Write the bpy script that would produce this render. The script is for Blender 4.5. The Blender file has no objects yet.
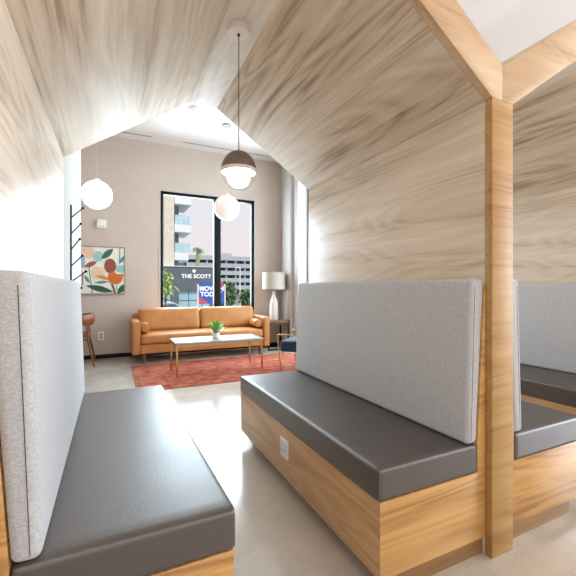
import bpy, bmesh, math, random
from mathutils import Vector, Matrix
random.seed(7)
C = bpy.context.scene.collection
PI = math.pi

# ------------------------------------------------------------------ materials
def s2l(c):
    return tuple(((v/255)/12.92 if v/255 <= .04045 else (((v/255)+.055)/1.055)**2.4) for v in c)

def base_mat(name):
    m = bpy.data.materials.new(name); m.use_nodes = True
    nt = m.node_tree
    return m, nt, nt.nodes['Principled BSDF']

def pm(name, col, rough=.5, var=.08, scale=15.0, bump=0.0, bscale=None, metal=0.0, spec=.5, emit=0.0, stretch=(1,1,1), sheen=0.0, rvar=0.0):
    """plain surface with procedural mottling; col in sRGB 0-255"""
    m, nt, b = base_mat(name)
    L = nt.links
    c = s2l(col)
    tc = nt.nodes.new('ShaderNodeTexCoord')
    mp = nt.nodes.new('ShaderNodeMapping'); mp.inputs['Scale'].default_value = stretch
    L.new(tc.outputs['Object'], mp.inputs['Vector'])
    n = nt.nodes.new('ShaderNodeTexNoise'); n.inputs['Scale'].default_value = scale; n.inputs['Detail'].default_value = 5
    L.new(mp.outputs['Vector'], n.inputs['Vector'])
    r = nt.nodes.new('ShaderNodeValToRGB')
    r.color_ramp.elements[0].position = .3; r.color_ramp.elements[1].position = .7
    r.color_ramp.elements[0].color = (*[max(0, v*(1-var)) for v in c], 1)
    r.color_ramp.elements[1].color = (*[min(1, v*(1+var)) for v in c], 1)
    L.new(n.outputs['Fac'], r.inputs['Fac']); L.new(r.outputs['Color'], b.inputs['Base Color'])
    b.inputs['Roughness'].default_value = rough
    if rvar:
        mr = nt.nodes.new('ShaderNodeMapRange'); mr.inputs['To Min'].default_value = rough-rvar; mr.inputs['To Max'].default_value = rough+rvar
        L.new(n.outputs['Fac'], mr.inputs['Value']); L.new(mr.outputs['Result'], b.inputs['Roughness'])
    b.inputs['Metallic'].default_value = metal
    b.inputs['Specular IOR Level'].default_value = spec
    if sheen: b.inputs['Sheen Weight'].default_value = sheen
    if emit:
        b.inputs['Emission Strength'].default_value = emit
        L.new(r.outputs['Color'], b.inputs['Emission Color'])
    if bump:
        n2 = nt.nodes.new('ShaderNodeTexNoise'); n2.inputs['Scale'].default_value = bscale or scale*6; n2.inputs['Detail'].default_value = 4
        L.new(mp.outputs['Vector'], n2.inputs['Vector'])
        bp = nt.nodes.new('ShaderNodeBump'); bp.inputs['Strength'].default_value = bump; bp.inputs['Distance'].default_value = .004
        L.new(n2.outputs['Fac'], bp.inputs['Height']); L.new(bp.outputs['Normal'], b.inputs['Normal'])
    return m

def wood(name, axis, light=(234,220,202), mid=(217,198,175), dark=(176,153,129), rough=.36, across=1.0, offs=(0,0,0), fig=.13, spec=.6):
    """oak laminate, grain running along axis"""
    m, nt, b = base_mat(name); L = nt.links
    tc = nt.nodes.new('ShaderNodeTexCoord')
    def mapped(al, ac):
        mp = nt.nodes.new('ShaderNodeMapping')
        s = [ac*across]*3; s['xyz'.index(axis)] = al
        mp.inputs['Scale'].default_value = s; mp.inputs['Location'].default_value = offs
        L.new(tc.outputs['Object'], mp.inputs['Vector']); return mp
    # cathedral rings
    n1 = nt.nodes.new('ShaderNodeTexNoise'); n1.inputs['Scale'].default_value = 1; n1.inputs['Detail'].default_value = 2.2; n1.inputs['Distortion'].default_value = .8
    L.new(mapped(.42, 3.0).outputs[0], n1.inputs['Vector'])
    mu = nt.nodes.new('ShaderNodeMath'); mu.operation = 'MULTIPLY'; mu.inputs[1].default_value = 95
    L.new(n1.outputs['Fac'], mu.inputs[0])
    sn = nt.nodes.new('ShaderNodeMath'); sn.operation = 'SINE'; L.new(mu.outputs[0], sn.inputs[0])
    mr = nt.nodes.new('ShaderNodeMapRange'); mr.inputs['From Min'].default_value = -1; mr.inputs['To Max'].default_value = fig
    L.new(sn.outputs[0], mr.inputs['Value'])
    # broad streaks
    n2 = nt.nodes.new('ShaderNodeTexNoise'); n2.inputs['Scale'].default_value = 1; n2.inputs['Detail'].default_value = 3; n2.inputs['Distortion'].default_value = .3
    L.new(mapped(.5, 9).outputs[0], n2.inputs['Vector'])
    # fine fibres
    n3 = nt.nodes.new('ShaderNodeTexNoise'); n3.inputs['Scale'].default_value = 1; n3.inputs['Detail'].default_value = 4
    L.new(mapped(3.5, 130).outputs[0], n3.inputs['Vector'])
    n4 = nt.nodes.new('ShaderNodeTexNoise'); n4.inputs['Scale'].default_value = 1; n4.inputs['Detail'].default_value = 6; n4.inputs['Roughness'].default_value = .62; n4.inputs['Distortion'].default_value = .7
    L.new(mapped(1.2, 36).outputs[0], n4.inputs['Vector'])
    a0 = nt.nodes.new('ShaderNodeMath'); a0.operation = 'MULTIPLY_ADD'; a0.inputs[1].default_value = .62; a0.inputs[2].default_value = -.16
    L.new(n4.outputs['Fac'], a0.inputs[0])
    ar = nt.nodes.new('ShaderNodeMath'); ar.operation = 'ADD'; L.new(a0.outputs[0], ar.inputs[0]); L.new(mr.outputs[0], ar.inputs[1])
    a1 = nt.nodes.new('ShaderNodeMath'); a1.operation = 'MULTIPLY_ADD'; a1.inputs[1].default_value = .95
    L.new(n2.outputs['Fac'], a1.inputs[0]); L.new(ar.outputs[0], a1.inputs[2])
    a2 = nt.nodes.new('ShaderNodeMath'); a2.operation = 'MULTIPLY_ADD'; a2.inputs[1].default_value = .24
    L.new(n3.outputs['Fac'], a2.inputs[0]); L.new(a1.outputs[0], a2.inputs[2])
    r = nt.nodes.new('ShaderNodeValToRGB')
    e = r.color_ramp.elements
    e[0].position = .52; e[0].color = (*s2l(light), 1)
    e[1].position = 1.28 if False else 1.0; e[1].color = (*s2l(mid), 1)
    sc = nt.nodes.new('ShaderNodeMath'); sc.operation = 'MULTIPLY'; sc.inputs[1].default_value = .89
    L.new(a2.outputs[0], sc.inputs[0]); L.new(sc.outputs[0], r.inputs['Fac'])
    e2 = r.color_ramp.elements.new(.8); e2.color = (*s2l(mid), 1)
    r.color_ramp.elements[-1].color = (*s2l(dark), 1)
    L.new(r.outputs['Color'], b.inputs['Base Color'])
    b.inputs['Roughness'].default_value = rough
    b.inputs['Specular IOR Level'].default_value = spec
    bp = nt.nodes.new('ShaderNodeBump'); bp.inputs['Strength'].default_value = .06; bp.inputs['Distance'].default_value = .002
    L.new(n3.outputs['Fac'], bp.inputs['Height']); L.new(bp.outputs['Normal'], b.inputs['Normal'])
    return m

def fabric(name, col, var=.14):
    m, nt, b = base_mat(name); L = nt.links
    c = s2l(col)
    tc = nt.nodes.new('ShaderNodeTexCoord')
    n = nt.nodes.new('ShaderNodeTexNoise'); n.inputs['Scale'].default_value = 240; n.inputs['Detail'].default_value = 3
    L.new(tc.outputs['Object'], n.inputs['Vector'])
    mpa = nt.nodes.new('ShaderNodeMapping'); mpa.inputs['Scale'].default_value = (60, 60, 600); L.new(tc.outputs['Object'], mpa.inputs['Vector'])
    n2 = nt.nodes.new('ShaderNodeTexNoise'); n2.inputs['Scale'].default_value = 1; L.new(mpa.outputs[0], n2.inputs['Vector'])
    ad = nt.nodes.new('ShaderNodeMath'); ad.operation = 'ADD'; L.new(n.outputs['Fac'], ad.inputs[0]); L.new(n2.outputs['Fac'], ad.inputs[1])
    r = nt.nodes.new('ShaderNodeValToRGB')
    r.color_ramp.elements[0].position = .42; r.color_ramp.elements[1].position = .6
    hf = nt.nodes.new('ShaderNodeMath'); hf.operation = 'MULTIPLY'; hf.inputs[1].default_value = .5; L.new(ad.outputs[0], hf.inputs[0])
    L.new(hf.outputs[0], r.inputs['Fac'])
    r.color_ramp.elements[0].color = (*[v*(1-var) for v in c], 1); r.color_ramp.elements[1].color = (*[min(1, v*(1+var)) for v in c], 1)
    L.new(r.outputs['Color'], b.inputs['Base Color'])
    b.inputs['Roughness'].default_value = .9; b.inputs['Specular IOR Level'].default_value = .2
    b.inputs['Sheen Weight'].default_value = .25
    bp = nt.nodes.new('ShaderNodeBump'); bp.inputs['Strength'].default_value = .25; bp.inputs['Distance'].default_value = .002
    L.new(hf.outputs[0], bp.inputs['Height']); L.new(bp.outputs['Normal'], b.inputs['Normal'])
    return m

def floor_mat():
    m, nt, b = base_mat('polished_concrete'); L = nt.links
    tc = nt.nodes.new('ShaderNodeTexCoord')
    n = nt.nodes.new('ShaderNodeTexNoise'); n.inputs['Scale'].default_value = 2.2; n.inputs['Detail'].default_value = 8; n.inputs['Roughness'].default_value = .65
    L.new(tc.outputs['Object'], n.inputs['Vector'])
    n2 = nt.nodes.new('ShaderNodeTexNoise'); n2.inputs['Scale'].default_value = 130; n2.inputs['Detail'].default_value = 3
    L.new(tc.outputs['Object'], n2.inputs['Vector'])
    r = nt.nodes.new('ShaderNodeValToRGB')
    r.color_ramp.elements[0].position = .3; r.color_ramp.elements[1].position = .7
    r.color_ramp.elements[0].color = (*s2l((182,173,160)), 1); r.color_ramp.elements[1].color = (*s2l((212,204,192)), 1)
    L.new(n.outputs['Fac'], r.inputs['Fac'])
    r2 = nt.nodes.new('ShaderNodeValToRGB'); r2.color_ramp.elements[0].position = .36; r2.color_ramp.elements[1].position = .5
    r2.color_ramp.elements[0].color = (.78,.77,.76,1); r2.color_ramp.elements[1].color = (1,1,1,1)
    L.new(n2.outputs['Fac'], r2.inputs['Fac'])
    mx = nt.nodes.new('ShaderNodeMix'); mx.data_type = 'RGBA'; mx.blend_type = 'MULTIPLY'; mx.inputs[0].default_value = .6
    L.new(r.outputs[0], mx.inputs[6]); L.new(r2.outputs[0], mx.inputs[7]); L.new(mx.outputs[2], b.inputs['Base Color'])
    mr = nt.nodes.new('ShaderNodeMapRange'); mr.inputs['To Min'].default_value = .10; mr.inputs['To Max'].default_value = .24; b.inputs['IOR'].default_value = 1.8
    L.new(n.outputs['Fac'], mr.inputs['Value']); L.new(mr.outputs[0], b.inputs['Roughness'])
    b.inputs['Specular IOR Level'].default_value = .6
    return m

def rug_mat():
    m, nt, b = base_mat('rug_wool'); L = nt.links
    tc = nt.nodes.new('ShaderNodeTexCoord')
    br = nt.nodes.new('ShaderNodeTexBrick'); br.inputs['Scale'].default_value = 1.0
    br.offset = 0.5; br.inputs['Brick Width'].default_value = .30; br.inputs['Row Height'].default_value = .62
    br.inputs['Mortar Size'].default_value = .012; br.inputs['Mortar Smooth'].default_value = .6
    br.inputs['Color1'].default_value = (*s2l((168,66,42)), 1); br.inputs['Color2'].default_value = (*s2l((184,94,66)), 1); br.inputs['Mortar'].default_value = (*s2l((98,38,36)), 1)
    L.new(tc.outputs['Object'], br.inputs['Vector'])
    mp = nt.nodes.new('ShaderNodeMapping'); mp.inputs['Scale'].default_value = (7, 22, 7); L.new(tc.outputs['Object'], mp.inputs['Vector'])
    n = nt.nodes.new('ShaderNodeTexNoise'); n.inputs['Scale'].default_value = 1; n.inputs['Detail'].default_value = 5; L.new(mp.outputs[0], n.inputs['Vector'])
    r = nt.nodes.new('ShaderNodeValToRGB')
    r.color_ramp.elements[0].position = .35; r.color_ramp.elements[1].position = .66
    r.color_ramp.elements[0].color = (*s2l((146,42,30)), 1); r.color_ramp.elements[1].color = (*s2l((206,152,126)), 1)
    L.new(n.outputs['Fac'], r.inputs['Fac'])
    mx = nt.nodes.new('ShaderNodeMix'); mx.data_type = 'RGBA'; mx.inputs[0].default_value = .58
    L.new(br.outputs['Color'], mx.inputs[6]); L.new(r.outputs[0], mx.inputs[7])
    n2 = nt.nodes.new('ShaderNodeTexVoronoi'); n2.inputs['Scale'].default_value = 9; L.new(tc.outputs['Object'], n2.inputs['Vector'])
    r2 = nt.nodes.new('ShaderNodeValToRGB'); r2.color_ramp.elements[0].position = .06; r2.color_ramp.elements[1].position = .2
    r2.color_ramp.elements[0].color = (*s2l((150,90,96)), 1); r2.color_ramp.elements[1].color = (1,1,1,1)
    L.new(n2.outputs['Distance'], r2.inputs['Fac'])
    mx2 = nt.nodes.new('ShaderNodeMix'); mx2.data_type = 'RGBA'; mx2.blend_type = 'MULTIPLY'; mx2.inputs[0].default_value = .45
    L.new(mx.outputs[2], mx2.inputs[6]); L.new(r2.outputs[0], mx2.inputs[7])
    L.new(mx2.outputs[2], b.inputs['Base Color']); b.inputs['Roughness'].default_value = .95; b.inputs['Specular IOR Level'].default_value = .1
    return m

def glass_mat(name, fac=.06, tint=(1,1,1)):
    m, nt, b = base_mat(name); L = nt.links
    nt.nodes.remove(b)
    t = nt.nodes.new('ShaderNodeBsdfTransparent'); t.inputs['Color'].default_value = (*tint, 1)
    g = nt.nodes.new('ShaderNodeBsdfGlossy'); g.inputs['Roughness'].default_value = .02
    fr = nt.nodes.new('ShaderNodeLayerWeight'); fr.inputs['Blend'].default_value = .25
    mr = nt.nodes.new('ShaderNodeMapRange'); mr.inputs['To Min'].default_value = fac*.5; mr.inputs['To Max'].default_value = fac*7
    L.new(fr.outputs['Fresnel'], mr.inputs['Value'])
    mx = nt.nodes.new('ShaderNodeMixShader'); L.new(mr.outputs[0], mx.inputs[0]); L.new(t.outputs[0], mx.inputs[1]); L.new(g.outputs[0], mx.inputs[2])
    L.new(mx.outputs[0], nt.nodes['Material Output'].inputs['Surface'])
    return m

WX = wood('oak_grain_across', 'x'); WY = wood('oak_grain_lengthwise', 'y'); WPOST = wood('oak_post', 'x', across=1.3, light=(200,160,104), mid=(186,145,90), dark=(162,120,70), rough=.55, fig=.12, spec=.4)
WROOF = wood('oak_roof', 'y', rough=.6, spec=.3, light=(232,218,199), mid=(210,189,164), dark=(152,128,103), offs=(3.1,.4,1.7))
WRAFT = wood('oak_rafter', 'x', light=(216,184,146), mid=(204,168,128), dark=(184,146,106), rough=.5, offs=(1,2,3))
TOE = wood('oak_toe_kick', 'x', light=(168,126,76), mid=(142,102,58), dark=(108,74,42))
LEATHER = pm('charcoal_leather', (58,46,39), .42, .10, 6, .12, 90, spec=1.0, rvar=.05)
GREYF = fabric('grey_weave', (196,196,198))
LEATHER.node_tree.nodes['Principled BSDF'].inputs['IOR'].default_value = 1.75
SEAM = pm('seam_thread', (58,54,52), .9)
PLAST = pm('white_plastic', (238,237,234), .35, .02)
SLOT2 = pm('rocker_grey', (222,220,216), .4, .02)
SLOT = pm('outlet_slots', (150,148,145), .5)
WALLP = pm('wall_paint', (204,188,176), .7, .02, 3, .03, 200)
WALLW = pm('white_wall_paint', (200,195,190), .9, .02, 3, .03, 200, spec=.15)
CEILP = pm('ceiling_paint', (230,225,221), .8, .015, 3, .02, 200)
BLACKM = pm('black_frame_metal', (6,7,9), .5, .1, spec=.25)
BASEB = pm('black_baseboard', (16,15,15), .6, spec=.25)
CONC = floor_mat(); RUG = rug_mat()
COGNAC = pm('cognac_leather', (194,132,76), .42, .14, 5, .15, 60, spec=.4)
COGSEAM = pm('cognac_piping', (150,96,52), .5)
BRASS = pm('brushed_brass', (205,165,105), .3, .08, 40, metal=1.0)
WALNUT = wood('walnut', 'x', light=(138,90,54), mid=(112,70,40), dark=(80,46,26), across=2)
TERRA = pm('brown_leather_shell', (138,80,44), .4, .1, 10, .1)
MARBLE = pm('white_stone_top', (166,157,147), .5, .05, 7)
OPAL = pm('opal_glass_lit', (255,250,242), .3, .01, emit=5)
OPALDIM = pm('opal_glass_dim', (236,228,218), .35, .01, emit=.25)  # faint glow added to the glass so it stays white
BULB = pm('opal_glass_bulb', (255,246,232), .3, .01, emit=6)
DOME = pm('taupe_metal_dome', (112,98,88), .45, .06, 30)
RIM = pm('cream_rim', (232,222,210), .4, .02)
CORD = pm('dark_cord', (50,46,44), .6)
CLEAR = glass_mat('clear_globe_glass', .008, (.93,.91,.89))
PANE = glass_mat('window_glass', .004, (.97,.985,.985))
NAVY = fabric('navy_fabric', (44,54,70))
GREEN = pm('leaf_green', (116,172,76), .45, .25, 12); POTW = pm('white_pot', (240,238,235), .3, .02); SOIL = pm('potting_soil', (60,44,34), .95, .3, 60)
LINEN = fabric('linen_shade', (190,181,168), .06)
CERAM = pm('white_ceramic', (228,222,212), .4, .06, 18, .25, 30)
VENT = pm('vent_grey', (168,168,168), .5, .05)

# ------------------------------------------------------------------ mesh helpers
def B(): return bmesh.new()

def add_box(bm, x0, x1, y0, y1, z0, z1, bev=0, seg=2, mi=0):
    r = bmesh.ops.create_cube(bm, size=1)
    vs = r['verts']
    for v in vs:
        v.co = Vector(((x0+x1)/2+v.co.x*(x1-x0), (y0+y1)/2+v.co.y*(y1-y0), (z0+z1)/2+v.co.z*(z1-z0)))
    fs = {f for v in vs for f in v.link_faces}
    for f in fs: f.material_index = mi
    if bev:
        es = list({e for v in vs for e in v.link_edges})
        bmesh.ops.bevel(bm, geom=es, offset=bev, segments=seg, profile=.5, affect='EDGES')
    return bm

def add_prism(bm, pts, axis, a, b, bev=0, seg=2):
    """polygon pts in the plane across axis ('y': pts are x,z; 'x': y,z; 'z': x,y) extruded a..b"""
    def mk(p, t):
        return {'y': (p[0], t, p[1]), 'x': (t, p[0], p[1]), 'z': (p[0], p[1], t)}[axis]
    va = [bm.verts.new(mk(p, a)) for p in pts]; vb = [bm.verts.new(mk(p, b)) for p in pts]
    fs = [bm.faces.new(va), bm.faces.new(vb[::-1])]
    n = len(pts)
    for i in range(n): fs.append(bm.faces.new((va[i], vb[i], vb[(i+1) % n], va[(i+1) % n])))
    bmesh.ops.recalc_face_normals(bm, faces=fs)
    if bev:
        bmesh.ops.bevel(bm, geom=list({e for f in fs for e in f.edges}), offset=bev, segments=seg, profile=.5, affect='EDGES')
    return bm

def add_tube(bm, pts, r, n=10, caps=True, mi=0):
    pts = [Vector(p) for p in pts]
    rr = r if isinstance(r, (list, tuple)) else [r]*len(pts)
    rings = []
    prev = None
    for i, p in enumerate(pts):
        d = (pts[min(i+1, len(pts)-1)]-pts[max(i-1, 0)]).normalized()
        up = Vector((0,0,1)) if abs(d.z) < .95 else Vector((1,0,0))
        if prev is not None: up = prev
        a = d.cross(up).normalized(); bq = a.cross(d).normalized(); prev = bq
        rings.append([bm.verts.new(p+(a*math.cos(2*PI*k/n)+bq*math.sin(2*PI*k/n))*rr[i]) for k in range(n)])
    fs = []
    for i in range(len(rings)-1):
        for k in range(n):
            fs.append(bm.faces.new((rings[i][k], rings[i+1][k], rings[i+1][(k+1) % n], rings[i][(k+1) % n])))
    if caps: fs += [bm.faces.new(rings[0]), bm.faces.new(rings[-1][::-1])]
    bmesh.ops.recalc_face_normals(bm, faces=fs)
    for f in fs: f.material_index = mi
    return bm

def add_lathe(bm, prof, cx=0, cy=0, n=32, close=False):
    rings = []
    for r, z in prof:
        if r < 1e-5: rings.append([bm.verts.new((cx, cy, z))])
        else: rings.append([bm.verts.new((cx+r*math.cos(2*PI*k/n), cy+r*math.sin(2*PI*k/n), z)) for k in range(n)])
    fs = []
    pairs = list(zip(rings[:-1], rings[1:]))
    if close: pairs.append((rings[-1], rings[0]))
    for A, D in pairs:
        for k in range(n):
            k2 = (k+1) % n
            if len(A) == 1 and len(D) == 1: continue
            if len(A) == 1: fs.append(bm.faces.new((A[0], D[k], D[k2])))
            elif len(D) == 1: fs.append(bm.faces.new((A[k], D[0], A[k2])))
            else: fs.append(bm.faces.new((A[k], D[k], D[k2], A[k2])))
    bmesh.ops.recalc_face_normals(bm, faces=fs)
    return bm

def add_rbox(bm, x0, x1, y0, y1, z0, z1, r=.03, puff=(0,0,0), n=14):
    """rounded, optionally puffed box (cushion)"""
    t = bmesh.new(); bmesh.ops.create_cube(t, size=2)
    bmesh.ops.subdivide_edges(t, edges=t.edges[:], cuts=n, use_grid_fill=True)
    h = ((x1-x0)/2, (y1-y0)/2, (z1-z0)/2); c = ((x0+x1)/2, (y0+y1)/2, (z0+z1)/2)
    mp = {}
    for v in t.verts:
        u = [v.co[i] for i in range(3)]
        # pack more points near the edges
        p = Vector([math.sin(u[i]*PI/2)*.5*h[i]+u[i]*.5*h[i] for i in range(3)])
        q = Vector([max(-(h[i]-r), min(h[i]-r, p[i])) for i in range(3)])
        d = p-q
        if d.length > 1e-9:
            # cube corner directions normalised to a round edge
            m = max(abs(x) for x in d)
            d = d.normalized()*r*(m/r if m < r else 1.0)
        p = q+d
        for i in range(3):
            j, k = (i+1) % 3, (i+2) % 3
            p[i] += puff[i]*(1 if u[i] > 0 else -1)*abs(u[i])*(1-u[j]**2)*(1-u[k]**2)
        mp[v.index] = bm.verts.new((p.x+c[0], p.y+c[1], p.z+c[2]))
    fs = [bm.faces.new([mp[v.index] for v in f.verts]) for f in t.faces]
    bmesh.ops.recalc_face_normals(bm, faces=fs)
    t.free(); return bm

def add_sphere(bm, c, r, n=32, mi=0, scale=(1,1,1)):
    q = bmesh.ops.create_uvsphere(bm, u_segments=n, v_segments=max(6, n//2), radius=r)
    for v in q['verts']:
        v.co = Vector((v.co.x*scale[0]+c[0], v.co.y*scale[1]+c[1], v.co.z*scale[2]+c[2]))
    for f in {f for v in q['verts'] for f in v.link_faces}: f.material_index = mi
    return bm

def obj(name, bm, mat, parent=None, loc=(0,0,0), label=None, angle=40):
    me = bpy.data.meshes.new(name)
    bm.to_mesh(me); bm.free()
    for m in (mat if isinstance(mat, (list, tuple)) else [mat]): me.materials.append(m)
    me.polygons.foreach_set('use_smooth', [True]*len(me.polygons))
    me.set_sharp_from_angle(angle=math.radians(angle))
    o = bpy.data.objects.new(name, me); C.objects.link(o)
    o.location = loc
    if parent: o.parent = parent
    if label: o['label'] = label
    return o

def tag(o, label, cat, group=None, kind='thing'):
    o['label'] = label; o['category'] = cat; o['kind'] = kind
    if group: o['group'] = group
    return o

def thing(name, label, cat, loc=(0,0,0), rotz=0, group=None):
    o = bpy.data.objects.new(name, None); C.objects.link(o)
    o.empty_display_size = .1
    o.location = loc; o.rotation_euler = (0, 0, rotz)
    return tag(o, label, cat, group)

def struct(name, bm, mat, loc=(0,0,0), parent=None):
    o = obj(name, bm, mat, parent, loc); o['kind'] = 'structure'; return o

def dup(root, loc, rotz, label, group=None, skip=()):
    r = root.copy(); C.objects.link(r); r.location = loc; r.rotation_euler = (0, 0, rotz); r['label'] = label
    if group: r['group'] = group
    for ch in list(root.children):
        if ch.name.split('.')[0] in skip: continue
        c = ch.copy(); C.objects.link(c); c.parent = r
        for g in list(ch.children):
            d = g.copy(); C.objects.link(d); d.parent = c
    return r

def text_mesh(name, s, size, mat, parent, loc, rot, depth=.002, space=1.0, bold=0.0, align='CENTER'):
    cu = bpy.data.curves.new(name+'_outline', 'FONT'); cu.body = s; cu.size = size; cu.extrude = depth; cu.space_character = space
    cu.align_x = align; cu.align_y = 'CENTER'; cu.offset = bold
    t = bpy.data.objects.new(name+'_outline', cu); C.objects.link(t)
    dg = bpy.context.evaluated_depsgraph_get(); dg.update()
    me = bpy.data.meshes.new_from_object(t.evaluated_get(dg)); me.name = name
    C.objects.unlink(t); bpy.data.objects.remove(t)
    me.materials.clear(); me.materials.append(mat)
    o = bpy.data.objects.new(name, me); C.objects.link(o); o.location = loc; o.rotation_euler = rot; o.parent = parent
    return o

# ------------------------------------------------------------------ the room shell
ZC = 3.53; YB = 6.5; XR = 2.97
bm = B(); add_box(bm, -5, 7, -5, 6.5, -.2, 0); struct('floor', bm, CONC)
bm = B(); add_box(bm, -5, 7, -5, 6.7, ZC, ZC+.2); struct('ceiling', bm, CEILP)

W0, W1, WB, WT = .734, 2.407, .30, 2.742          # lounge window
bm = B()
add_box(bm, -5, W0, YB, YB+.22, -.2, ZC); add_box(bm, W1, XR+.3, YB, YB+.22, -.2, ZC)
add_box(bm, W0, W1, YB, YB+.22, -.2, WB); add_box(bm, W0, W1, YB, YB+.22, WT, ZC)
struct('wall_back', bm, WALLP)
J0, J1 = 3.0, 5.80                                 # side window of the lounge
bm = B()
add_box(bm, XR, XR+.3, 2.75, J0, -.2, ZC); add_box(bm, XR, XR+.3, J1, YB, -.2, ZC)
add_box(bm, XR, XR+.3, J0, J1, -.2, .10); add_box(bm, XR, XR+.3, J0, J1, 3.1, ZC)
struct('wall_right', bm, WALLW)
bm = B(); add_box(bm, XR-.06, XR-.001, 5.98, 6.34, .0, ZC-.002, .004); struct('trim_1', bm, WALLW)   # shallow pilaster
bm = B(); add_box(bm, XR+.3, 7, 2.75, 2.95, -.2, ZC); struct('wall_side', bm, WALLW)
bm = B()
add_box(bm, 7, 7.2, -5, -2.6, -.2, ZC); add_box(bm, 7, 7.2, .9, 2.95, -.2, ZC); add_box(bm, 7, 7.2, -2.6, .9, -.2, .2); add_box(bm, 7, 7.2, -2.6, .9, 3.1, ZC)  # unseen window opening added to admit the hall side fill
struct('wall_far_right', bm, WALLW)
bm = B(); add_box(bm, -5.2, -5, -5, 6.7, -.2, ZC); struct('wall_left', bm, WALLW)
bm = B()
for a, b in ((-5, -4), (-1.2, -.6), (2.4, 3.0), (6.2, 7)): add_box(bm, a, b, -5.2, -5, -.2, ZC)
add_box(bm, -5, 7, -5.2, -5, -.2, .2); add_box(bm, -5, 7, -5.2, -5, 3.0, ZC)
struct('wall_front', bm, WALLW)
# the white return wall that carries the coat rack
bm = B(); add_box(bm, -.52, -.30, 2.62, 4.50, 0, ZC-.001, .003); struct('wall_return', bm, WALLW)
bm = B(); add_box(bm, -5, W0+1.67, YB-.016, YB-.001, 0, .062, .003); add_box(bm, W1, XR-.001, YB-.016, YB-.001, 0, .062, .003); struct('baseboard_back', bm, BASEB)
bm = B(); add_box(bm, XR-.016, XR-.0005, 2.76, 5.97, 0, .062, .003); struct('baseboard_right', bm, BASEB)

def window(name, along, a0, a1, z0, z1, depth_c, mull, parts_along='x', fw=.05):
    """frame with a pane in each bay; along x at y=depth_c or along y at x=depth_c"""
    root = bpy.data.objects.new(name, None); C.objects.link(root); root['kind'] = 'structure'
    def bx(bm, s0, s1, t0, t1, h, bev=.003):
        if along == 'x': add_box(bm, s0, s1, depth_c-h, depth_c+h, t0, t1, bev)
        else: add_box(bm, depth_c-h, depth_c+h, s0, s1, t0, t1, bev)
    bm = B()
    bx(bm, a0, a0+fw, z0, z1, .04); bx(bm, a1-fw, a1, z0, z1, .04)
    bx(bm, a0+fw, a1-fw, z0, z0+fw, .04); bx(bm, a0+fw, a1-fw, z1-fw, z1, .04)
    obj('window_frame', bm, BLACKM, root)
    xs = [a0+fw]
    for c, w in mull:
        bm = B(); bx(bm, c-w/2, c+w/2, z0+fw, z1-fw, .045); obj('mullion', bm, BLACKM, root)
        xs += [c-w/2, c+w/2]
    xs.append(a1-fw)
    for i in range(0, len(xs), 2):
        bm = B(); bx(bm, xs[i], xs[i+1], z0+fw, z1-fw, .004, 0); obj('pane', bm, PANE, root)
    return root
window('window_1', 'x', W0+.001, W1-.001, WB+.001, WT-.001, YB+.06, [(1.712, .122)], fw=.045)
bm = B()
add_box(bm, W0-.022, W0, YB-.006, YB+.018, WB, WT+.022, .001); add_box(bm, W1, W1+.022, YB-.006, YB+.018, WB, WT+.022, .001); add_box(bm, W0, W1, YB-.006, YB+.018, WT, WT+.022, .001)
struct('trim_2', bm, WALLW)
window('window_2', 'y', J0+.001, J1-.001, .101, 3.099, XR+.24, [(3.95, .06), (4.9, .06)])

# ------------------------------------------------------------------ booths
Y0, Y1, EAVE, RIDGE = 1.022, 2.54, 1.877, 2.36
HALF = .8265          # half the clear width of a booth
SLOPE = (RIDGE-EAVE)/(HALF-.098)
MID = 1.459; PITCH = 1.785
def make_divider(xc, label):
    t = thing('booth_divider', label, 'booth divider', (xc, 0, 0), 0, 'oak dividers between the booths')
    bm = B(); add_box(bm, -.066, .066, Y0+.001, Y1, 0, EAVE-.001, .002); obj('wall_panel', bm, WY, t)
    bm = B(); add_box(bm, -.066, .066, .99, Y0, 0, EAVE-.001, .002); obj('post', bm, WPOST, t)
    return t
dv = make_divider(MID, 'oak divider with broad square post standing between the two right-hand benches')
dup(dv, (MID-PITCH, 0, 0), 0, 'oak divider behind the left bench, pale with daylight at its far end')
dup(dv, (MID+PITCH, 0, 0), 0, 'oak divider at far right edge, behind the bench seen past the post')

def make_canopy(xc, label):
    t = thing('booth_canopy', label, 'booth canopy', (xc, 0, 0), 0, 'house-shaped canopies over the booths')
    th = .188; rr = .098; hw = HALF+.066
    def prof(s):
        return [(s*HALF, EAVE), (s*(hw-.0005), EAVE), (s*(hw-.0005), EAVE-.066*SLOPE+th), (s*rr, RIDGE+th), (s*rr, RIDGE)]
    for s in (-1, 1):
        bm = B(); add_prism(bm, prof(s), 'y', Y0+.001, Y1, .0015); obj('roof_panel', bm, WROOF, t)
        bm = B(); add_prism(bm, prof(s), 'y', .99, Y0, .0015); obj('rafter', bm, WRAFT, t)
    bm = B(); add_box(bm, -rr+.0005, rr-.0005, Y0+.001, Y1, RIDGE, RIDGE+th, .0015); obj('ridge_panel', bm, WRIDGELIT, t)
    bm = B(); add_box(bm, -rr+.0005, rr-.0005, .99, Y0, RIDGE, RIDGE+th, .0015); obj('ridge_trim', bm, WRAFT, t)
    return t
WRIDGELIT = wood('oak_ridge_lit', 'y', light=(238,230,218), mid=(226,214,199), dark=(206,190,171), offs=(5,1,2), across=.7, rough=.55, spec=.3)  # same oak as the roof, light on the ridge put into its paler tone
cn = make_canopy(MID-PITCH/2, 'oak gabled canopy with flat ridge strip overhead, the pendant hanging from it')
dup(cn, (MID+PITCH/2, 0, 0), 0, 'oak gabled canopy beyond the square post at the right edge')

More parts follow.
